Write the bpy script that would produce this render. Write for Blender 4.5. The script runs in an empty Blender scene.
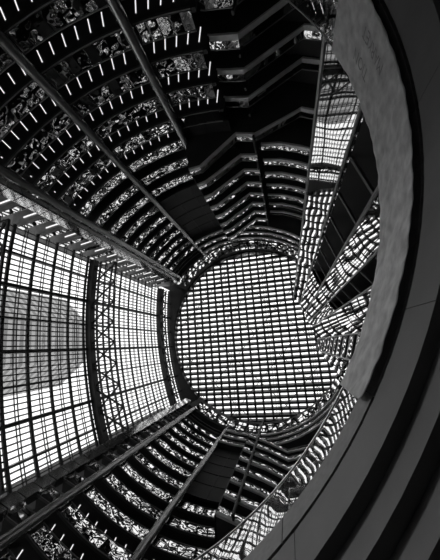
import bpy, math, random
from mathutils import Vector, Matrix
random.seed(7)
C = bpy.context.scene.collection
SC = bpy.context.scene
PI = math.pi

# ------------------------------------------------------------------ camera, world, exposure
EYE = 1.6
R = 22.0                       # radius of the rotunda
CAMX, CAMY = 0.37 * R, 0.13 * R
FPX = 290.0
cam_d = bpy.data.cameras.new('camera'); cam = bpy.data.objects.new('camera', cam_d); C.objects.link(cam)
cam_d.lens = FPX / 560 * 36; cam_d.sensor_width = 36; cam_d.sensor_fit = 'AUTO'
cam_d.clip_start = 0.05; cam_d.clip_end = 2000
# zenith in camera axes (right, up, back): the zenith stands a little right of and below the middle of the frame
zc = Vector((288 - 220, -(343 - 280), -FPX)).normalized()
xc = Vector((1, 0, 0)); xc = (xc - xc.dot(zc) * zc).normalized()
yc = zc.cross(xc)
M3 = Matrix((xc, yc, zc))      # camera axes -> world axes
mw = M3.to_4x4(); mw.translation = (CAMX, CAMY, EYE)
cam.matrix_world = mw
SC.camera = cam

w = bpy.data.worlds.new('overcast_sky'); SC.world = w; w.use_nodes = True
nt = w.node_tree; nt.nodes.clear()
bg = nt.nodes.new('ShaderNodeBackground'); ow = nt.nodes.new('ShaderNodeOutputWorld')
tc = nt.nodes.new('ShaderNodeTexCoord'); nz = nt.nodes.new('ShaderNodeTexNoise'); cr = nt.nodes.new('ShaderNodeValToRGB')
nz.inputs['Scale'].default_value = 1.6; nz.inputs['Detail'].default_value = 3
cr.color_ramp.elements[0].position = .35; cr.color_ramp.elements[0].color = (.86, .86, .86, 1)
cr.color_ramp.elements[1].position = .65; cr.color_ramp.elements[1].color = (1, 1, 1, 1)
nt.links.new(tc.outputs['Generated'], nz.inputs['Vector']); nt.links.new(nz.outputs['Fac'], cr.inputs['Fac'])
nt.links.new(cr.outputs['Color'], bg.inputs['Color']); nt.links.new(bg.outputs[0], ow.inputs[0])
bg.inputs['Strength'].default_value = 1.7
sun_d = bpy.data.lights.new('hazy_sun', 'SUN'); sun = bpy.data.objects.new('hazy_sun', sun_d); C.objects.link(sun)
sun_d.energy = 1.25; sun_d.angle = math.radians(6)
SUN_B, SUN_E = math.radians(161), math.radians(38)
sun.rotation_euler = Vector((math.cos(SUN_B) * math.cos(SUN_E), -math.sin(SUN_B) * math.cos(SUN_E), math.sin(SUN_E))).to_track_quat('Z', 'Y').to_euler()
sun.location = (-60, -20, 90)
SC.view_settings.view_transform = 'Standard'; SC.view_settings.look = 'None'
SC.view_settings.exposure = 0.0; SC.view_settings.gamma = 1.0
SC.view_settings.use_curve_mapping = False
SC.cycles.max_bounces = 8; SC.cycles.transparent_max_bounces = 16

# ------------------------------------------------------------------ materials
def mat(name, g, rough=.6, metal=0.0, noise=0.0, nscale=2.0, bump=0.0, bscale=1.0, bdist=.05, spec=.4):
    m = bpy.data.materials.new(name); m.use_nodes = True; t = m.node_tree; p = t.nodes['Principled BSDF']
    p.inputs['Base Color'].default_value = (g, g, g, 1); p.inputs['Roughness'].default_value = rough
    p.inputs['Metallic'].default_value = metal; p.inputs['Specular IOR Level'].default_value = spec
    co = t.nodes.new('ShaderNodeTexCoord')
    if noise:
        n = t.nodes.new('ShaderNodeTexNoise'); n.inputs['Scale'].default_value = nscale; n.inputs['Detail'].default_value = 5
        r = t.nodes.new('ShaderNodeValToRGB')
        a, b = g * (1 - noise), g * (1 + noise)
        r.color_ramp.elements[0].position = .3; r.color_ramp.elements[0].color = (a, a, a, 1)
        r.color_ramp.elements[1].position = .7; r.color_ramp.elements[1].color = (b, b, b, 1)
        t.links.new(co.outputs['Object'], n.inputs['Vector']); t.links.new(n.outputs['Fac'], r.inputs['Fac'])
        t.links.new(r.outputs['Color'], p.inputs['Base Color'])
    if bump:
        n = t.nodes.new('ShaderNodeTexNoise'); n.inputs['Scale'].default_value = bscale; n.inputs['Detail'].default_value = 1
        b = t.nodes.new('ShaderNodeBump'); b.inputs['Strength'].default_value = bump; b.inputs['Distance'].default_value = bdist
        t.links.new(co.outputs['Object'], n.inputs['Vector']); t.links.new(n.outputs['Fac'], b.inputs['Height'])
        t.links.new(b.outputs['Normal'], p.inputs['Normal'])
    return m

def glass_mat(name, gloss, gcol, tcol, bump=0.0, bscale=.5, bdist=.05):
    m = bpy.data.materials.new(name); m.use_nodes = True; t = m.node_tree; t.nodes.clear()
    o = t.nodes.new('ShaderNodeOutputMaterial'); mx = t.nodes.new('ShaderNodeMixShader')
    tr = t.nodes.new('ShaderNodeBsdfTransparent'); gl = t.nodes.new('ShaderNodeBsdfGlossy')
    tr.inputs[0].default_value = (tcol,) * 3 + (1,); gl.inputs[0].default_value = (gcol,) * 3 + (1,); gl.inputs['Roughness'].default_value = .01
    mx.inputs[0].default_value = gloss
    t.links.new(tr.outputs[0], mx.inputs[1]); t.links.new(gl.outputs[0], mx.inputs[2]); t.links.new(mx.outputs[0], o.inputs[0])
    if bump:
        co = t.nodes.new('ShaderNodeTexCoord'); n = t.nodes.new('ShaderNodeTexNoise'); n.inputs['Scale'].default_value = bscale; n.inputs['Detail'].default_value = 0
        b = t.nodes.new('ShaderNodeBump'); b.inputs['Strength'].default_value = bump; b.inputs['Distance'].default_value = bdist
        t.links.new(co.outputs['Object'], n.inputs['Vector']); t.links.new(n.outputs['Fac'], b.inputs['Height']); t.links.new(b.outputs['Normal'], gl.inputs['Normal'])
    return m

def emit_mat(name, s):
    m = bpy.data.materials.new(name); m.use_nodes = True; t = m.node_tree; t.nodes.clear()
    o = t.nodes.new('ShaderNodeOutputMaterial'); e = t.nodes.new('ShaderNodeEmission'); e.inputs['Strength'].default_value = s
    t.links.new(e.outputs[0], o.inputs[0]); return m

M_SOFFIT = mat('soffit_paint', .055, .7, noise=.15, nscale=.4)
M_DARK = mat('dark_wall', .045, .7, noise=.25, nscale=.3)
M_WALK = mat('walkway_fascia_paint', .8, .55, noise=.1, nscale=.8)
M_FASCIA = mat('fascia_paint', .12, .55, noise=.1, nscale=.8)
M_LEDGE = mat('ledge_paint', .25, .55, noise=.3, nscale=.9)
M_LIP = mat('lip_metal', .35, .4)
M_RAIL = mat('rail_metal', .4, .4, metal=.6)
M_MIRROR = mat('reflective_balcony_glass', .68, .02, metal=1.0, bump=1.0, bscale=.9, bdist=.022)
M_SHAFT = mat('reflective_shaft_glass', .7, .02, metal=1.0, bump=1.0, bscale=.2, bdist=.035)
M_DRUM = mat('reflective_drum_panel', .75, .03, metal=1.0, bump=1.0, bscale=.6, bdist=.06)
M_COL = mat('column_metal', .42, .18, metal=.7, bump=.8, bscale=.9, bdist=.012)
M_COLBRIGHT = mat('polished_column_metal', .9, .1, metal=1.0, bump=1.0, bscale=.5, bdist=.004)
M_STEEL = mat('painted_steel', .03, .5)
M_FGLASS = glass_mat('facade_glass', .08, .8, .95)
M_BALU = glass_mat('balustrade_glass', .55, .95, .85, 1.0, .8, .02)
M_GRANITE = mat('granite', .14, .5, noise=.18, nscale=9)
M_CONC = mat('concourse_plaster', .13, .6, noise=.12, nscale=1.2)
M_GROUNDFLOOR = mat('floor_stone', .2, .4, noise=.3, nscale=1.0)
M_LAMP = emit_mat('fluorescent_tube', 1.1)
M_HOUSING = mat('lamp_housing', .12, .5)
M_BANNER = mat('banner_cloth', .7, .9, noise=.28, nscale=4.0)
_t = M_BANNER.node_tree; _p = _t.nodes['Principled BSDF']; _tl = _t.nodes.new('ShaderNodeBsdfTranslucent'); _mx = _t.nodes.new('ShaderNodeMixShader')
_tl.inputs[0].default_value = (.75, .75, .75, 1); _mx.inputs[0].default_value = .15
_t.links.new(_p.outputs[0], _mx.inputs[1]); _t.links.new(_tl.outputs[0], _mx.inputs[2]); _t.links.new(_mx.outputs[0], _t.nodes['Material Output'].inputs[0])
M_INK = mat('banner_ink', .4, .9)
M_SLAT = mat('skylight_slat', .03, .5)

# ------------------------------------------------------------------ mesh helpers
def W(p, h):
    """plan position in rotunda radii (y up in the picture) and height above the eye -> world point"""
    return Vector((p[0] * R, -p[1] * R, h + EYE))
def pol(r, deg):
    return (r * math.cos(math.radians(deg)), r * math.sin(math.radians(deg)))

class MB:
    def __init__(s): s.v = []; s.f = []
    def box8(s, b, t):
        """b, t: four bottom and four top points, same order"""
        n = len(s.v); k = len(b); s.v += [tuple(x) for x in b] + [tuple(x) for x in t]
        s.f.append(tuple(n + i for i in range(k))[::-1]); s.f.append(tuple(n + k + i for i in range(k)))
        for i in range(k): s.f.append((n + i, n + (i + 1) % k, n + k + (i + 1) % k, n + k + i))
        return s
    def bar(s, a, b, wd, ht=None, up=Vector((0, 0, 1))):
        a, b = Vector(a), Vector(b); d = (b - a).normalized()
        if abs(d.dot(up)) > .98: up = Vector((1, 0, 0))
        sx = d.cross(up).normalized(); sy = sx.cross(d).normalized(); ht = ht or wd
        o = [sx * (i * wd / 2) + sy * (j * ht / 2) for i, j in ((-1, -1), (1, -1), (1, 1), (-1, 1))]
        return s.box8([a + q for q in o], [b + q for q in o])
    def tube(s, pts, r, n=8):
        for a, b in zip(pts, pts[1:]):
            a, b = Vector(a), Vector(b); d = (b - a).normalized()
            up = Vector((0, 0, 1)) if abs(d.z) < .95 else Vector((1, 0, 0))
            sx = d.cross(up).normalized(); sy = sx.cross(d)
            o = [sx * (r * math.cos(2 * PI * i / n)) + sy * (r * math.sin(2 * PI * i / n)) for i in range(n)]
            s.box8([a + q for q in o], [b + q for q in o])
        return s
    def wall(s, pts, z0, z1, th, out):
        """upright wall along pts (world xy), thickness th towards `out`(function p->unit vector)"""
        for a, b in zip(pts, pts[1:]):
            oa, ob = out(a) * th, out(b) * th
            q = [Vector((a[0], a[1], 0)), Vector((b[0], b[1], 0)), Vector((b[0], b[1], 0)) + ob, Vector((a[0], a[1], 0)) + oa]
            s.box8([x + Vector((0, 0, z0)) for x in q], [x + Vector((0, 0, z1)) for x in q])
        return s
    def build(s, name, m, parent=None, smooth=False):
        me = bpy.data.meshes.new(name); me.from_pydata(s.v, [], s.f); me.materials.append(m)
        import bmesh
        bm = bmesh.new(); bm.from_mesh(me); bmesh.ops.recalc_face_normals(bm, faces=bm.faces)
        bm.to_mesh(me); bm.free()
        if smooth:
            for p in me.polygons: p.use_smooth = True
        o = bpy.data.objects.new(name, me); C.objects.link(o)
        if parent: o.parent = parent
        return o

def tag(o, label=None, cat=None, group=None, kind=None):
    if label: o['label'] = label
    if cat: o['category'] = cat
    if group: o['group'] = group
    if kind: o['kind'] = kind
    return o
def thing(name, label=None, cat=None, group=None, kind=None):
    o = bpy.data.objects.new(name, None); C.objects.link(o); o.empty_display_size = .2
    return tag(o, label, cat, group, kind)
def radial(p):
    v = Vector((p[0], p[1], 0)); return v.normalized() if v.length else Vector((1, 0, 0))

# ------------------------------------------------------------------ levels
PITCH = .152 * R
H0 = .885 * R                                  # underside of floor k = 0, above the eye
def hk(k): return H0 + PITCH * k
KS = list(range(-3, 14))
H_GROUND = 4.96                                # ground floor surface above the eye
H_SKY = 3.42 * R
H_DRUM0, H_DRUM1 = 2.99 * R, 3.25 * R
ROUT = 1.32
ORD = ['first', 'second', 'third', 'fourth', 'fifth', 'sixth', 'seventh', 'eighth', 'ninth', 'tenth', 'eleventh', 'twelfth', 'thirteenth',
       'fourteenth', 'fifteenth', 'sixteenth', 'seventeenth', 'eighteenth', 'nineteenth', 'twentieth']
def tier(k): return ORD[KS[-1] - k]            # counted down from the skylight
FA0, FA1 = 153.5, 225.5                        # glass wall, degrees in plan
FE0, FE1, FS = (-1.045, .50), (-.83, -.80), .075   # ends and sag of its shallow arc

# ------------------------------------------------------------------ shell: outer wall, roof ring, ground floor, concourse
def arc(r, a0, a1, step=3.0):
    n = max(1, int(math.ceil(abs(a1 - a0) / step)))
    return [pol(r, a0 + (a1 - a0) * i / n) for i in range(n + 1)]
def wxy(p): return (p[0] * R, -p[1] * R)

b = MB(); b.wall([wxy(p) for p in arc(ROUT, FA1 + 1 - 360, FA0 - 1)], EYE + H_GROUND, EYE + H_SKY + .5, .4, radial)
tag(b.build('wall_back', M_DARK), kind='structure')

def ring_slab(inner, outer, z0, z1):
    b = MB()
    for i in range(len(inner) - 1):
        q = [inner[i], inner[i + 1], outer[i + 1], outer[i]]
        b.box8([(x[0], x[1], z0) for x in q], [(x[0], x[1], z1) for x in q])
    return b
N = 120
ins = [wxy(p) for p in arc(1.0, -138, 154, 3)]; outs = [wxy(p) for p in arc(ROUT + .03, -138, 154, 3)]
tag(ring_slab(ins, outs, EYE + H_SKY + .55, EYE + H_SKY + 1.2).build('ceiling', M_DARK), kind='structure')

OX, OY, RO = CAMX - 7.06, CAMY - 3.58, 9.17    # the round opening in the ground floor
def op(deg, r=RO): return (OX + r * math.cos(math.radians(deg)), OY - r * math.sin(math.radians(deg)))
ins = [op(360 * i / N) for i in range(N + 1)]
outs = [wxy(pol(ROUT + .6, 360 * i / N)) for i in range(N + 1)]
def out_op(p): return radial((p[0] - OX, p[1] - OY))
tag(ring_slab([op(360 * i / N, RO + .3) for i in range(N + 1)], outs, EYE + 4.40, EYE + H_GROUND).build('floor_ground', M_GROUNDFLOOR), kind='structure')
# edge of the opening: granite fascia, shadow slot, plaster ring, stepped rings
def ring_profile(prof, name, m):
    b = MB(); n = 160
    for i in range(n):
        a0, a1 = 360 * i / n, 360 * (i + 1) / n
        for j in range(len(prof) - 1):
            (r0, z0), (r1, z1) = prof[j], prof[j + 1]
            k = len(b.v)
            b.v += [(*op(a0, r0), z0 + EYE), (*op(a1, r0), z0 + EYE), (*op(a1, r1), z1 + EYE), (*op(a0, r1), z1 + EYE)]
            b.f.append((k, k + 1, k + 2, k + 3))
    return tag(b.build(name, m), kind='structure')
def fascia_blocks():
    n = 26
    for i in range(n):
        a0, a1 = 360 * i / n + .05, 360 * (i + 1) / n - .05
        b = MB(); m = 6
        pts = [op(a0 + (a1 - a0) * j / m) for j in range(m + 1)]
        b.wall(pts, EYE + 4.42, EYE + 4.99, .28, out_op)
        tag(b.build('trim_%d' % (i + 1), M_GRANITE), kind='structure')
fascia_blocks()
ring_profile([(RO + .3, 4.40), (RO + .09, 4.40), (RO + .09, 4.32), (RO, 4.32)], 'trim_40', M_STEEL)
n1 = 18
for i in range(n1):                            # plaster ring in segments with fine joints
    a0, a1 = 360 * i / n1 + .03, 360 * (i + 1) / n1 - .03
    b = MB(); b.wall([op(a0 + (a1 - a0) * j / 10) for j in range(11)], EYE + 3.50, EYE + 4.33, .6, out_op)
    tag(b.build('trim_%d' % (41 + i), M_CONC), kind='structure')
ring_profile([(RO + .1, 3.52), (RO + .13, 3.5), (RO + .13, 3.06), (RO + .26, 3.06), (RO + .26, 2.68), (RO + .40, 2.68), (RO + .40, 2.35), (RO + .55, 2.35),
              (RO + .55, 2.1), (RO + 16, 2.1)], 'ceiling_concourse', M_CONC)
b = MB(); b.wall([op(6 * i, RO + 14) for i in range(61)], 0, EYE + 2.3, .3, out_op); tag(b.build('wall_concourse', M_CONC), kind='structure')
b = MB(); q = [op(6 * i, RO + 15) for i in range(60)]; b.box8([(x, y, -.2) for x, y in q], [(x, y, 0) for x, y in q])
tag(b.build('floor_concourse', M_GROUNDFLOOR), kind='structure')

# ------------------------------------------------------------------ balconies
def tilt_panel(b, p0, p1, z0, z1, th, yaw, pitch):
    """a glass panel standing between p0 and p1 (world xy), set slightly askew"""
    c = Vector(((p0[0] + p1[0]) / 2, (p0[1] + p1[1]) / 2, (z0 + z1) / 2))
    d = Vector((p1[0] - p0[0], p1[1] - p0[1], 0)); L = d.length; d.normalize()
    nrm = Vector((-d.y, d.x, 0))
    if nrm.dot(c) < 0: nrm = -nrm
    else: pitch = -pitch
    rot = Matrix.Rotation(yaw, 3, 'Z') @ Matrix.Rotation(pitch, 3, d)
    hx, hz = L / 2 - .03, (z1 - z0) / 2
    pts = [(-hx, -hz), (hx, -hz), (hx, hz), (-hx, hz)]
    f = [c + rot @ (d * x + Vector((0, 0, z))) for x, z in pts]; g = [c + rot @ (d * x + Vector((0, 0, z)) + nrm * th) for x, z in pts]
    b.box8(f, g)

def subdiv(pts, step):
    out = [pts[0]]
    for a, c in zip(pts, pts[1:]):
        L = math.dist(a, c); n = max(1, round(L / step))
        out += [(a[0] + (c[0] - a[0]) * i / n, a[1] + (c[1] - a[1]) * i / n) for i in range(1, n + 1)]
    return out

def balcony(plan, k, label, group, fas, mir, fmat, step=1.3, yaw=.035, pitch=.02, lip=True):
    pts = [wxy(p) for p in plan]; z = hk(k) + EYE
    t = thing('balcony_parapet', label, 'balcony parapet', group)
    MB().wall(pts, z, z + fas, .25, radial).build('fascia', fmat, t)
    if lip: MB().tube([(x - radial((x, y)).x * .03, y - radial((x, y)).y * .03, z + .02) for x, y in pts], .045, 5).build('edge_strip', M_LIP, t)
    b = MB(); sp = subdiv(pts, step)
    for a, c in zip(sp, sp[1:]):
        tilt_panel(b, a, c, z + fas + .02, z + fas + mir, .05, random.gauss(0, yaw), random.gauss(.045, pitch))
    b.build('reflective_panel', M_MIRROR, t)
    MB().tube([(x, y, z + fas + mir + .06) for x, y in pts], .05, 6).build('handrail', M_RAIL, t)
    return t

def mix2(a, c, t): return (a[0] + (c[0] - a[0]) * t, a[1] + (c[1] - a[1]) * t)
def slab(plan, k):
    pts = [wxy(p) for p in plan]
    outer = []
    for p in plan:
        a = math.degrees(math.atan2(p[1], p[0])); outer.append(wxy(pol(ROUT - .005, a)))
    return ring_slab([tuple(Vector((x, y, 0)) + radial((x, y)) * .05)[:2] for x, y in pts], outer, hk(k) + EYE + .01, hk(k) + EYE + .38)

COLS = [143.0, 120.5, 98.0, 75.5, -127.0, -104.5, -82.0]
BAYS = [(143, 145.6, 'narrow bay at upper glass wall edge'),
        (-127, -131.9, 'narrow bay at lower glass wall edge'),
        (120.5, 143, 'first bay above glass wall'),
        (98, 120.5, 'second bay above glass wall'),
        (83.5, 98, 'third bay above glass wall'),
        (-104.5, -127, 'first bay below glass wall'),
        (-82, -104.5, 'second bay below glass wall')]
UP_LOW = [(.115, 1.062), (.135, 1.055), (.237, 1.035), (.50, 1.20), (.575, 1.17), (.72, 1.05)]
UP_MID = [(-.112, .79), (-.05, .80), (.148, .970), (.247, .947), (.493, 1.059), (.594, 1.015), (.70, .93)]
UP_A = [(-.112, .785), (-.06, .80), (.148, .945), (.247, .93)]
UP_B = [(.27, 1.0), (.38, .985), (.49, .945), (.62, .88)]
UP_HI = arc(.945, 120, 50, 6)
LO_A = [(.045, -.82), (.20, -.865), (.33, -.915), (.52, -.86), (.70, -.75), (.86, -.60)]
LO_LOW = [(.14, -.97), (.27, -.94), (.42, -.93), (.60, -.84), (.80, -.66)]
LO_HI = arc(.945, -104, -34, 6)

slabs = {k: MB() for k in KS}
def add_slab(plan, k):
    s = slab(plan, k); n = len(slabs[k].v); slabs[k].v += s.v; slabs[k].f += [tuple(i + n for i in f) for f in s.f]

HI = 11                                         # from here up the rings run through
for k in KS:
    for a0, a1, nm in BAYS:
        s = 1 if a1 > a0 else -1
        inner = nm.startswith('second')
        if nm.startswith('third') and k > 2: continue
        if inner and 6 <= k < HI: continue      # blank dark wall here
        if inner and k >= HI: continue          # continuous ring above
        e0, e1 = a0 + s * 1.0, a1 - s * (1.0 if abs(a1 - a0) > 6 else .2)
        pl = arc(1.0, e0, e1, 2.6)
        if a0 == 143: pl = [(-.804, .595), (-.847, .581)]
        if a0 == -127 and a1 < -130: pl = [(-.609, -.793), (-.688, -.763)]
        balcony(pl, k, 'curved mirrored parapet, %s tier below skylight, %s' % (tier(k), nm), 'curved bay parapets', .14, 1.50, M_FASCIA)
        add_slab(arc(1.0, a0, a1, 4.5), k)
    secs = []
    if k < 3: secs.append((UP_LOW, 'angled walkway parapet, %s tier below the skylight, left of the elevator tower'))
    elif k == 3: secs.append((UP_MID, 'long zigzag walkway parapet, %s tier below the skylight, left of the elevator tower'))
    elif k < HI:
        secs.append((UP_A, 'bent walkway parapet, %s tier below the skylight, beside the dark stair wall'))
        secs.append((UP_B, 'short recessed parapet, %s tier below skylight, between slim column and elevator tower'))
    else: secs.append((UP_HI, 'long curved parapet, %s tier below the skylight, upper side of the ring'))
    if k >= HI: secs.append((LO_HI, 'long curved parapet, %s tier below the skylight, lower side of the ring'))
    elif k >= 3: secs.append((LO_A, 'bent walkway parapet, %s tier below skylight, lower side behind glass balustrade'))
    else: secs.append((LO_LOW, 'set back walkway parapet, %s tier below skylight, lower side behind glass balustrade'))
    for pl, lb in secs:
        balcony(pl, k, lb % tier(k), 'walkway parapets', .48, .75, M_WALK, step=1.1, yaw=.06, pitch=.03, lip=False)
        add_slab(subdiv(pl, .12), k)
    # returns of the two wings along the ends of the glass wall
    for e, th, nm in ((FE0, 146.0, 'upper'), (FE1, -132.5, 'lower')):
        c0 = pol(.985, th); d = (e[0] - c0[0], e[1] - c0[1]); e2 = (e[0] + d[0] * .1, e[1] + d[1] * .1); sg = 1 if nm == 'upper' else -1
        c0 = (c0[0] + d[0] * .22, c0[1] + d[1] * .22)
        z = hk(k) + EYE
        t = thing('wing_ledge', 'straight ledge, %s tier below skylight, at the %s end of the glass wall' % (tier(k), nm), 'ledge', 'ledges at the ends of the glass wall')
        q = [wxy(c0), wxy(e2), wxy((e2[0], e2[1] + sg * .07)), wxy((c0[0], c0[1] + sg * .07))]
        MB().box8([(x, y, z) for x, y in q], [(x, y, z + .6) for x, y in q]).build('slab_edge', M_LEDGE, t)
        m0, m1 = mix2(c0, e2, .12), mix2(c0, e2, .62); MB().bar((*wxy((m0[0], m0[1] + sg * .022)), z - .06), (*wxy((m1[0], m1[1] + sg * .022)), z - .06), .14, .08).build('light_strip', M_LAMP, t)
        MB().bar((*wxy(c0), z + 1.05), (*wxy(e2), z + 1.05), .08, .75).build('reflective_panel', M_MIRROR, t)
        MB().tube([(*wxy(c0), z + 1.5), (*wxy(e2), z + 1.5)], .06, 6).build('handrail', M_RAIL, t)
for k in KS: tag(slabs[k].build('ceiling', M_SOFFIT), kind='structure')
for e, th, sg, nm in ((FE0, 144.5, 1, 'upper'), (FE1, -131, -1, 'lower')):
    c0 = pol(1.0, th)
    q = [wxy((c0[0], c0[1] + sg * .08)), wxy((e[0] - .02, e[1] + sg * .08)), wxy((e[0] - .3, e[1] + sg * .08)), wxy((e[0] - .3, e[1] + sg * .11)), wxy((c0[0], c0[1] + sg * .11))]
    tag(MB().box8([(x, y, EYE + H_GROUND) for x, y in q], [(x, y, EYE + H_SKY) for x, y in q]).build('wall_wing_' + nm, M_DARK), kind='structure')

# blank dark walls: two high ones in the second bays, side faces of the projecting walkway blocks, wall behind the low walkways
def panel_wall(plan, h0, h1, name, rows):
    t = thing(name, kind='structure')
    pts = [wxy(p) for p in plan]
    MB().wall(pts, EYE + h0, EYE + h1, .3, radial).build('wall_panel', M_DARK, t)
    b = MB()
    for i in range(1, rows):
        z = EYE + h0 + (h1 - h0) * i / rows
        b.tube([(x - radial((x, y)).x * .02, y - radial((x, y)).y * .02, z) for x, y in pts], .07, 4)
    for p in pts[::3]:
        v = radial(p); b.bar((p[0] - v.x * .02, p[1] - v.y * .02, EYE + h0), (p[0] - v.x * .02, p[1] - v.y * .02, EYE + h1), .09)
    b.build('joint', M_STEEL, t)
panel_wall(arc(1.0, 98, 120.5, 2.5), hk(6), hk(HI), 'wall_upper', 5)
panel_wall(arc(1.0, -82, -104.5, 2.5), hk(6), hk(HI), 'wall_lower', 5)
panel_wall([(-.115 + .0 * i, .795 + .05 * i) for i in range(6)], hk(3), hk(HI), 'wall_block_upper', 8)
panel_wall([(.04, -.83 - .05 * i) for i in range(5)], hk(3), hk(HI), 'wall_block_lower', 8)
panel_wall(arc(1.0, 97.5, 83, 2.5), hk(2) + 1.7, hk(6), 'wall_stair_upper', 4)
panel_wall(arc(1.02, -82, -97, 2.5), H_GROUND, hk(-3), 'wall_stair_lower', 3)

# ------------------------------------------------------------------ columns
CNM = {143.0: 'dark round column nearest the upper edge of the glass wall', 120.5: 'dark round column between the two lit upper left bays',
       98.0: 'dark round column left of the zigzag walkways', 75.5: 'slim dark column crossing the walkways left of the elevator tower',
       -127.0: 'dark round column nearest the lower edge of the glass wall', -104.5: 'dark round column between the two lower left bays',
       -82.0: 'slim dark column among the lower walkways behind the balustrade'}
for a in COLS:
    slim = a in (75.5, -82.0); r = .16 if slim else .43; rr = .985 if not slim else (.97 if a > 0 else .83)
    p = wxy(pol(rr - (0 if slim else .012), a))
    t = thing('column', CNM[a], 'column', 'rotunda columns')
    z0, z1 = EYE + (hk(3) if slim else H_GROUND), EYE + (H_DRUM0 if abs(a) != 98.0 else hk(9))
    b = MB(); n = 16
    ring = [(p[0] + r * math.cos(2 * PI * i / n), p[1] + r * math.sin(2 * PI * i / n)) for i in range(n)]
    b.box8([(x, y, z0) for x, y in ring], [(x, y, z1) for x, y in ring]).build('shaft', M_STEEL if slim else M_COL, t)
    b = MB()
    for k in KS:
        z = hk(k) + EYE + .2
        v = radial(p); b.bar((p[0], p[1], z), (p[0] + v.x * .9, p[1] + v.y * .9, z), .18, .3)
    b.build('bracket', M_STEEL, t)
for a, nm in ((146.6, 'upper'), (-132.8, 'lower')):
    t = thing('column', 'bright polished square column along the %s edge of the glass wall' % nm, 'column', 'edge columns of the glass wall')
    p = Vector((*wxy(pol(.975, a)), 0)); base = math.radians(-17.8 if a > 0 else -159)
    e1 = Vector((math.cos(base), math.sin(base), 0)); e2 = Vector((-e1.y, e1.x, 0))
    q = [p + e1 * i * .62 + e2 * j * .45 for i, j in ((-1, -1), (1, -1), (1, 1), (-1, 1))]
    b = MB(); z = EYE + H_GROUND
    while z < EYE + H_DRUM0:
        z2 = z + PITCH / 2 - .1
        b.box8([x + Vector((0, 0, z)) for x in q], [x + Vector((0, 0, z2)) for x in q]); z += PITCH / 2
    b.build('cladding', M_COLBRIGHT, t)
    q2 = [p + (x - p) * .85 for x in q]
    MB().box8([x + Vector((0, 0, EYE + H_GROUND)) for x in q2], [x + Vector((0, 0, EYE + H_DRUM0)) for x in q2]).build('core', M_STEEL, t)

# ------------------------------------------------------------------ fluorescent strips on the soffits
for k in range(-2, 4):
    for a0, a1, nm in BAYS[2:]:
        if k == 3 and 'third' in nm: continue
        lo, hi = min(a0, a1), max(a0, a1)
        n = 7 if hi - lo > 20 else 5
        for i in range(n):
            a = lo + (hi - lo) * (i + .75) / (n + .5)
            z = hk(k) + EYE
            t = thing('ceiling_light', '%s light strip from right, %s soffit below skylight, %s' % (ORD[i], tier(k), nm),
                      'ceiling light', 'light strips under the tiers')
            p0, p1 = (*wxy(pol(1.042, a)), z - .05), (*wxy(pol(1.115, a)), z - .05)
            MB().bar(p0, p1, .07, .05).build('lamp_tube', M_LAMP, t)
            MB().bar((p0[0], p0[1], z - .012), (p1[0], p1[1], z - .012), .2, .04).build('housing', M_HOUSING, t)

# ------------------------------------------------------------------ drum under the skylight
t = thing('trim_70', kind='structure')
b = MB(); n = 96
for i in range(n):
    a0, a1 = 360 * i / n, 360 * (i + 1) / n
    am = (a0 + 180) % 360 - 180
    if FA0 - 8 < a0 < FA1 + 4: continue
    for h0, h1 in ((H_DRUM0, (H_DRUM0 + H_DRUM1) / 2 - .2), ((H_DRUM0 + H_DRUM1) / 2 + .2, H_DRUM1 - .2)):
        tilt_panel(b, wxy(pol(.952, a0 + .25)), wxy(pol(.952, a1 - .25)), EYE + h0, EYE + h1, .06, random.gauss(0, .03), random.gauss(0, .02))
b.build('reflective_panel', M_DRUM, t)
b = MB(); b.wall([wxy(p) for p in arc(.962, FA1 - 360 + 4, FA0 - 5, 3)], EYE + H_DRUM0 - .6, EYE + H_SKY - 1, .9, radial); b.build('backing', M_DARK, t)
b = MB(); b.wall([(.2 + .975 * R * math.cos(PI * i / 60), .6 + .975 * R * math.sin(PI * i / 60)) for i in range(121)], EYE + H_SKY - 1.2, EYE + H_SKY + .7, .7, radial); b.build('curb_ring', M_STEEL, t)

# ------------------------------------------------------------------ skylight
win = thing('window_1', kind='structure')
ROT = math.radians(4.3)
SKO = Vector((.2, .6, 0))                      # its middle stands a little off the rotunda's
U = Vector((math.cos(ROT), -math.sin(ROT), 0)); V = Vector((math.sin(ROT), math.cos(ROT), 0))
RS = .985 * R; RP = .0585 * R; CP = .0915 * R
zs = EYE + H_SKY
def chord(off, axis, perp, z, wd, ht, name, m):
    if abs(off) >= RS - .2: return
    L = math.sqrt(RS * RS - off * off); c = perp * off + Vector((0, 0, z))
    c = c + SKO
    return MB().bar(c - axis * L, c + axis * L, wd, ht).build(name, m, win)
nr = int(RS / RP)
for i in range(-nr, nr + 1):
    chord(i * RP, U, V, zs, .44, .12, 'slat', M_SLAT)
    if i % 5 == 0: chord(i * RP, U, V, zs - .5, .55, 1.1, 'main_beam', M_STEEL)
nc = int(RS / CP)
for i in range(-nc, nc + 1): chord(i * CP + .3, V, U, zs - .25, .44, .45, 'mullion', M_STEEL)
for i in range(-3, 4):
    o = i * 5 * RP
    L = math.sqrt(max(1, RS * RS - o * o)); nseg = 6
    pa = [V * o + U * (-L + 2 * L * j / nseg) + SKO + Vector((0, 0, zs - 1.1 - (1.0 if j % 2 else 0))) for j in range(nseg + 1)]
    MB().tube(pa, .07, 5).build('brace', M_STEEL, win)
for i in range(-2, 3):
    for sgn in (1, -1):
        o = i * 8.0; d = (U + V * sgn).normalized(); pr = (U - V * sgn).normalized()
        if abs(o) < RS - 1:
            L = math.sqrt(RS * RS - o * o); c = pr * o + SKO + Vector((0, 0, zs - 1.25)); MB().bar(c - d * L, c + d * L, .14).build('brace', M_STEEL, win)
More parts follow.
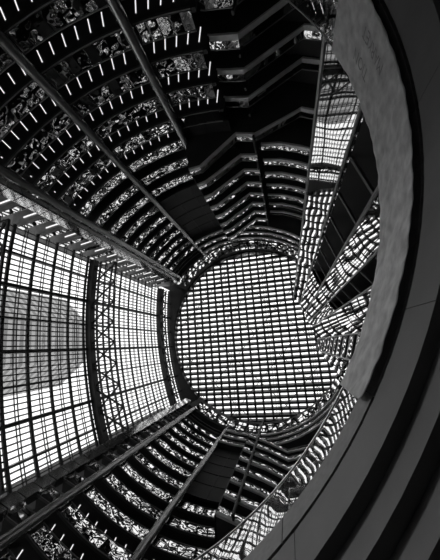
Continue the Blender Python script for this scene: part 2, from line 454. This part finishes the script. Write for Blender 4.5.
for i in (-2.5, -1, .6, 2.2):
    for dd in (-.3, .3):
        o = i * 6 + dd; L = math.sqrt(RS * RS - o * o); c = U * o + SKO + Vector((0, 0, zs - 1.9)); MB().bar(c - V * L, c + V * L, .1).build('truss_chord', M_STEEL, win)
# glazing: rows of clear glass alternating with rows of fritted glass
m = bpy.data.materials.new('skylight_glass'); m.use_nodes = True; t_ = m.node_tree; t_.nodes.clear()
o_ = t_.nodes.new('ShaderNodeOutputMaterial'); mx = t_.nodes.new('ShaderNodeMixShader'); tr = t_.nodes.new('ShaderNodeBsdfTransparent')
mt = t_.nodes.new('ShaderNodeBsdfTransparent'); df = t_.nodes.new('ShaderNodeBsdfDiffuse'); m2 = t_.nodes.new('ShaderNodeMixShader')
mt.inputs[0].default_value = (.10, .10, .10, 1); df.inputs[0].default_value = (.3, .3, .3, 1); m2.inputs[0].default_value = .3
cc = t_.nodes.new('ShaderNodeTexCoord'); dp = t_.nodes.new('ShaderNodeVectorMath'); dp.operation = 'DOT_PRODUCT'; dp.inputs[1].default_value = V / RP
fr = t_.nodes.new('ShaderNodeMath'); fr.operation = 'FRACT'; lt = t_.nodes.new('ShaderNodeMath'); lt.operation = 'LESS_THAN'; lt.inputs[1].default_value = .62
t_.links.new(cc.outputs['Object'], dp.inputs[0]); t_.links.new(dp.outputs['Value'], fr.inputs[0]); t_.links.new(fr.outputs[0], lt.inputs[0])
t_.links.new(mt.outputs[0], m2.inputs[1]); t_.links.new(df.outputs[0], m2.inputs[2])
t_.links.new(lt.outputs[0], mx.inputs[0]); t_.links.new(tr.outputs[0], mx.inputs[1]); t_.links.new(m2.outputs[0], mx.inputs[2]); t_.links.new(mx.outputs[0], o_.inputs[0])
b = MB(); q = [Vector((RS * math.cos(2 * PI * i / 96), RS * math.sin(2 * PI * i / 96), 0)) for i in range(96)]
n = len(q); b.v = [tuple(x + SKO + Vector((0, 0, zs + .1))) for x in q]; b.f = [tuple(range(n))]
b.build('glazing', m, win)

# ------------------------------------------------------------------ glass wall
fac = thing('window_2', kind='structure')
HF1 = 3.36 * R
def fp(t, off=0.0):
    """point at fraction t along the glass wall, off radii further in"""
    d = (FE1[0] - FE0[0], FE1[1] - FE0[1]); L = math.hypot(*d); n = (-d[1] / L, d[0] / L)
    if n[0] > 0: n = (-n[0], -n[1])
    s = FS * 4 * t * (1 - t) - off
    return (FE0[0] + d[0] * t + n[0] * s, FE0[1] + d[1] * t + n[1] * s)
def fline(off=0.0, n=30, t0=0.0, t1=1.0): return [wxy(fp(t0 + (t1 - t0) * i / n, off)) for i in range(n + 1)]
pts = fline(-.004)
b = MB()
for a, c in zip(pts, pts[1:]):
    n = len(b.v); b.v += [(*a, EYE + H_GROUND), (*c, EYE + H_GROUND), (*c, EYE + HF1), (*a, EYE + HF1)]; b.f.append((n, n + 1, n + 2, n + 3))
b.build('glazing', M_FGLASS, fac)
for i in range(-23, 23):
    tm = .51 + .13 * i / 6
    main = i % 6 == 0; heavy = i % 12 == 0
    p0 = wxy(fp(tm, .006 if main else 0)); q0 = wxy(fp(tm, .1))
    v = (Vector((*q0, 0)) - Vector((*p0, 0))).normalized()
    wd, dp_ = ((.42 if heavy else .26), .5) if main else (.15, .12)
    MB().bar((*p0, EYE + H_GROUND), (*p0, EYE + HF1), wd, dp_, up=v).build('main_mullion' if main else 'mullion', M_STEEL, fac)
for k in range(-3, 17):
    for half in (0, .44, .56):
        z = hk(k) + PITCH * half + EYE
        if z > EYE + HF1: continue
        wd = .38 if half == 0 else .1
        pr = [(*p, z) for p in fline(.002)]
        b = MB()
        for a, c in zip(pr, pr[1:]): b.bar(a, c, .2 if half == 0 else .08, wd)
        b.build('transom', M_STEEL, fac)
# ring trusses: heavy outer chord, lattice, light inner chord
for j, (h, din, wch) in enumerate(((1.03 * R, .13, .4), (1.84 * R, .19, .85), (3.03 * R, .07, .9))):
    t = thing('ring_truss', ('light lattice ring truss low on the glass wall', 'heavy lattice ring truss crossing the middle of the glass wall', 'heavy lattice ring truss beside the skylight rim')[j], 'truss', 'ring trusses of the glass wall')
    outp = [(*p, EYE + h) for p in fline(.025, 30, .02, .975)]; inp = [(*p, EYE + h) for p in fline(.025 + din, 30, .06, .93)]
    b = MB()
    for a, c in zip(outp, outp[1:]): b.bar(a, c, wch, 1.2 if j else .4)
    b.build('outer_chord', M_STEEL, t)
    b = MB()
    for a, c in zip(inp, inp[1:]): b.bar(a, c, .22, .25)
    b.build('inner_chord', M_STEEL, t)
    n = 8
    for i in range(n):
        a0, a1 = .06 + .87 * i / n, .06 + .87 * (i + 1) / n
        for x, y in ((a0, a1), (a1, a0)):
            MB().bar((*wxy(fp(x, .025)), EYE + h), (*wxy(fp(y, .025 + din)), EYE + h), .2).build('brace', M_STEEL, t)
        MB().bar((*wxy(fp(a0, .025)), EYE + h), (*wxy(fp(a0, .025 + din)), EYE + h), .16).build('strut', M_STEEL, t)
    if j != 2:
        b = MB(); mid = [(*p, EYE + h) for p in fline(.025 + din * .55, 30, .06, .93)]
        for a, c in zip(mid, mid[1:]): b.bar(a, c, .14, .16)
        b.build('middle_chord', M_STEEL, t)

# roof strip between the glass wall and the skylight rim
fo = fline(-.01, 30, -.07, 1.07); ci = []
for x, y in fo:
    v = Vector((x - .2, y - .6, 0)).normalized() * .985 * R; ci.append((v.x + .2, v.y + .6))
tag(ring_slab(ci, fo, EYE + HF1, EYE + HF1 + .3).build('ceiling', M_STEEL), kind='structure')

# ------------------------------------------------------------------ elevator tower
cq = (.37, -.13)
def cb(dist, bearing):
    p = pol(dist, bearing); return (cq[0] + p[0], cq[1] + p[1])
PL, PB, PC_, PD, PE, PF0, PF1, PG = cb(.455, 80.2), cb(.403, 70), cb(.33, 57.5), cb(.29, 44), cb(.29, 33), cb(.28, 8), cb(.26, -15), cb(.62, -38)
TOP = 3.0 * R; LINT = 1.56 * R; TOPS = 2.5 * R
tower = thing('elevator_tower', 'tall mirrored glass elevator tower rising right of the skylight to its rim', 'elevator tower')
CEN = Vector((*wxy((.95, .1)), 0))
def to_c(p): return (CEN - Vector((p[0], p[1], 0))).normalized()
def mix(a, c, t): return (a[0] + (c[0] - a[0]) * t, a[1] + (c[1] - a[1]) * t)
def bow(a, c, n, s):
    d = (c[0] - a[0], c[1] - a[1]); nn = (d[1], -d[0]); 
    if (nn[0] * (cq[0] - a[0]) + nn[1] * (cq[1] - a[1])) < 0: nn = (-nn[0], -nn[1])
    return [(mix(a, c, i / n)[0] + nn[0] * s * math.sin(PI * i / n), mix(a, c, i / n)[1] + nn[1] * s * math.sin(PI * i / n)) for i in range(n + 1)]
def face(a, c, h0, h1, sag, parent, ncol, nrow, grid=True, n=8):
    pl = bow(a, c, n, sag); pts = [wxy(p) for p in pl]
    b = MB().wall(pts, EYE + h0, EYE + h1, .15, to_c); b.build('glass_face', M_SHAFT, parent)
    if grid:
        g = MB()
        for i in range(nrow + 1):
            z = EYE + h0 + (h1 - h0) * i / nrow
            g.tube([(x - to_c((x, y)).x * .03, y - to_c((x, y)).y * .03, z) for x, y in pts], .07, 4)
        for i in range(1, ncol):
            p = wxy(bow(a, c, ncol, sag)[i]); v = to_c(p)
            g.bar((p[0] - v.x * .03, p[1] - v.y * .03, EYE + h0), (p[0] - v.x * .03, p[1] - v.y * .03, EYE + h1), .08)
        g.build('glazing_bar', M_STEEL, parent)
def edge(p, h0, h1, parent, r=.07, m=None):
    x, y = wxy(p); v = to_c((x, y)); MB().tube([(x - v.x * .05, y - v.y * .05, EYE + h0), (x - v.x * .05, y - v.y * .05, EYE + h1)], r, 6).build('corner_post', m or M_RAIL, parent)
G0 = H_GROUND
face(PL, PB, G0, TOP, .0, tower, 3, 40, False)
face(PB, PC_, LINT, TOP, .02, tower, 4, 14, False)
face(PC_, PD, G0, TOP, .02, tower, 3, 30, False)
face(PD, PE, LINT, TOP, .05, tower, 2, 14, False)
face(PE, PF0, G0, TOP, .03, tower, 4, 30, False)
for p in (PL, PB, PC_, PD, PE, PF0): edge(p, G0, TOP, tower)
# dark elevator lobbies behind the two openings
def deep(p, s): return mix(p, (1.0, .12), s)
for (a, c) in ((PB, PC_), (PD, PE)):
    a2, c2 = deep(a, .55), deep(c, .55)
    pts = [wxy(p) for p in (a, a2, c2, c)]
    MB().wall(pts, EYE + G0, EYE + LINT, .1, to_c).build('lobby_wall', M_DARK, tower)
    for k in range(-3, 5):
        z = EYE + hk(k)
        if hk(k) < LINT - .3: MB().bar((*wxy(mix(a, a2, .03)), z), (*wxy(mix(c, c2, .03)), z), .12, .22).build('floor_beam', M_FASCIA, tower)
q = [wxy(p) for p in (PL, PB, PC_, PD, PE, PF0, cb(.5, 8), (1.05, .1), (1.05, .6), (.62, .75))]
MB().box8([(x, y, EYE + TOP) for x, y in q], [(x, y, EYE + TOP + .4) for x, y in q]).build('roof', M_STEEL, tower)
pts = [wxy(p) for p in (PL, (.60, .60), (.72, .85))]
MB().wall(pts, EYE + G0, EYE + TOP, .15, lambda p: Vector((1, 0, 0))).build('side_wall', M_DARK, tower)
# stacked lobby balconies on the front of the tower
for k in range(-3, 14):
    z = EYE + hk(k)
    t = thing('lobby_balcony'); t.parent = tower
    p0, p1 = wxy(mix(PF0, PF1, .04)), wxy(mix(PF0, PF1, .96)); q0, q1 = wxy(deep(PF0, .5)), wxy(deep(PF1, .5))
    q = [p0, p1, q1, q0]
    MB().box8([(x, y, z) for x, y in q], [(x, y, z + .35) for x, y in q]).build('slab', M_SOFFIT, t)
    b = MB(); sp = subdiv([p0, p1], .8)
    for a, c in zip(sp, sp[1:]): tilt_panel(b, a, c, z + .4, z + 1.9, .05, random.gauss(0, .05), random.gauss(0, .02))
    b.build('reflective_panel', M_MIRROR, t)
    MB().tube([(*p0, z + 1.98), (*p1, z + 1.98)], .05, 6).build('handrail', M_RAIL, t)
pts = [wxy(p) for p in (deep(PF0, .5), deep(PF1, .5))]
MB().wall(pts, EYE + G0, EYE + TOP, .15, to_c).build('lobby_back_wall', M_DARK, tower)
wallg = thing('glass_screen', 'long mirrored glass screen running from elevator tower to the lower rim', 'glass screen')
face(PF1, PG, G0, TOPS, .02, wallg, 5, 30, False)
edge(PF1, G0, TOPS, wallg); edge(PG, G0, TOPS, wallg)

# ------------------------------------------------------------------ balustrade, banner
HR = 6.2
nb = 30
EDGES = [-28.6 - 12 * i for i in range(6, -1, -1)] + [-28.6 + 50.6 * i / 4 for i in range(1, 5)] + [22 + 12 * i for i in range(1, 6)]
for i, (a0, a1) in enumerate(zip(EDGES, EDGES[1:])):
    pts = [op(a0 + .12 + (a1 - a0 - .24) * j / 8) for j in range(9)]
    b = MB(); b.wall(pts, EYE + H_GROUND + .03, EYE + HR - .04, .02, out_op)
    lb = '%s glass balustrade panel from the lower end of the banner, reflecting the glass wall' % ORD[5 - i] if i < 6 else \
         '%s glass balustrade panel behind the hanging banner, counted from its lower end' % ORD[i - 6] if i < 10 else \
         '%s glass balustrade panel past the upper end of the banner, before the walkways' % ORD[i - 10]
    tag(b.build('balustrade_panel', M_BALU), lb, 'glass panel', 'balustrade glass panels')
t = thing('handrail', 'thin metal handrail curving along the top of the glass balustrade', 'handrail')
MB().tube([(*op(-100.6 + 3 * i), EYE + HR) for i in range(62)], .02, 8).build('rail', M_RAIL, t)

ban = thing('banner', 'long wrinkled grey cloth banner hung along the balustrade above the stepped rim', 'banner')
TA, TB = 22.0, -28.6
nu, nv = 220, 26
b = MB()
def ban_pt(u, v, off=0.0):
    a = TA + (TB - TA) * u
    top = HR + .02 - .05 * abs(math.sin(u * PI * 4)) * .6
    bot = 4.45 - 0 * min(1, max(0, (u - .35) / .5)) ** 1.5
    if u > .975:
        s = (u - .975) / .025; bot += .22 * (1 - math.sqrt(max(0, 1 - s * s)))
    h = top + (bot - top) * v
    amp = .006 + .013 * min(1, max(0, (u - .15) * 1.4)) * math.sin(PI * v) ** .7
    wv = math.sin(u * 64 + v * 6.5 + 1.5 * math.sin(v * 4 + u * 9)) * amp + math.sin(u * 23 - v * 8) * amp * .3 + math.sin(u * 131 + v * 14) * .006
    lean = 0 * min(1, max(0, (u - .35) / .5)) ** 1.5
    r = RO - .07 - (.03 + lean) * v + wv - off
    return (*op(a, r), EYE + h)
for i in range(nu + 1):
    for j in range(nv + 1): b.v.append(ban_pt(i / nu, j / nv))
for i in range(nu):
    for j in range(nv):
        k = i * (nv + 1) + j; b.f.append((k, k + nv + 1, k + nv + 2, k + 1))
cl = b.build('cloth', M_BANNER, ban, smooth=True)
md = cl.modifiers.new('thickness', 'SOLIDIFY'); md.thickness = .006; md.offset = 1
# faint lettering
def letters(txt, u0, v0, du, dv):
    cu = bpy.data.curves.new('lettering', 'FONT'); cu.body = txt; cu.size = 1.0; cu.resolution_u = 2
    o = bpy.data.objects.new('lettering', cu); C.objects.link(o)
    bpy.context.view_layer.update()
    me = bpy.data.meshes.new_from_object(o.evaluated_get(bpy.context.evaluated_depsgraph_get()))
    C.objects.unlink(o); bpy.data.objects.remove(o); bpy.data.curves.remove(cu)
    import bmesh
    bm = bmesh.new(); bm.from_mesh(me)
    bmesh.ops.subdivide_edges(bm, edges=[e for e in bm.edges if e.calc_length() > .1], cuts=3)
    for v in bm.verts: v.co = ban_pt(u0 - v.co.x * du, v0 - v.co.y * dv, .014)
    bm.to_mesh(me); bm.free(); me.materials.clear(); me.materials.append(M_INK)
    o2 = bpy.data.objects.new('lettering', me); C.objects.link(o2); o2.parent = ban; o2['label'] = 'faint dark printed lettering'
letters('TION', .21, .46, .036, .22)
letters('MARKET', .27, .78, .034, .2)

# ------------------------------------------------------------------ outside: tower block and plaza
def unp(px, py):
    d = Vector((px - 220, -(py - 280), -FPX)); wv = M3 @ d; return wv / wv.z
HT = 150.0
pt = [unp(66, 300) * HT, unp(86, 322) * HT, unp(86, 360) * HT, unp(60, 386) * HT]
pt = [(v.x + CAMX, v.y + CAMY) for v in pt]; pt += [(pt[3][0] - 60, pt[3][1] + 12), (pt[0][0] - 60, pt[0][1] - 12)]
m = bpy.data.materials.new('tower_cladding'); m.use_nodes = True; t_ = m.node_tree; p = t_.nodes['Principled BSDF']; p.inputs['Roughness'].default_value = .5
cc = t_.nodes.new('ShaderNodeTexCoord'); sx = t_.nodes.new('ShaderNodeSeparateXYZ'); ad = t_.nodes.new('ShaderNodeMath'); ad.operation = 'MULTIPLY_ADD'; ad.inputs[1].default_value = .6
wv_ = t_.nodes.new('ShaderNodeMath'); wv_.operation = 'MULTIPLY'; wv_.inputs[1].default_value = 1 / 4.0
fr = t_.nodes.new('ShaderNodeMath'); fr.operation = 'FRACT'; lt = t_.nodes.new('ShaderNodeMath'); lt.operation = 'LESS_THAN'; lt.inputs[1].default_value = .5
mx = t_.nodes.new('ShaderNodeMix'); mx.data_type = 'RGBA'; mx.inputs[6].default_value = (.28, .28, .28, 1); mx.inputs[7].default_value = (.12, .12, .12, 1)
t_.links.new(cc.outputs['Object'], sx.inputs[0]); t_.links.new(sx.outputs['Z'], wv_.inputs[0]); t_.links.new(wv_.outputs[0], fr.inputs[0])
t_.links.new(fr.outputs[0], lt.inputs[0]); t_.links.new(lt.outputs[0], mx.inputs[0]); t_.links.new(mx.outputs[2], p.inputs['Base Color'])
bt = thing('office_tower', 'grey banded high-rise office tower standing outside beyond the glass wall', 'building')
MB().box8([(x, y, 0) for x, y in pt], [(x, y, HT + EYE) for x, y in pt]).build('facade', m, bt)
cx_, cy_ = sum(x for x, y in pt) / 6, sum(y for x, y in pt) / 6
MB().box8([(cx_ + (x - cx_) * .8, cy_ + (y - cy_) * .8, HT + EYE) for x, y in pt], [(cx_ + (x - cx_) * .8, cy_ + (y - cy_) * .8, HT + EYE + 1) for x, y in pt]).build('roof', M_DARK, bt)
q = [(-400, -400), (400, -400), (400, 400), (-400, 400)]
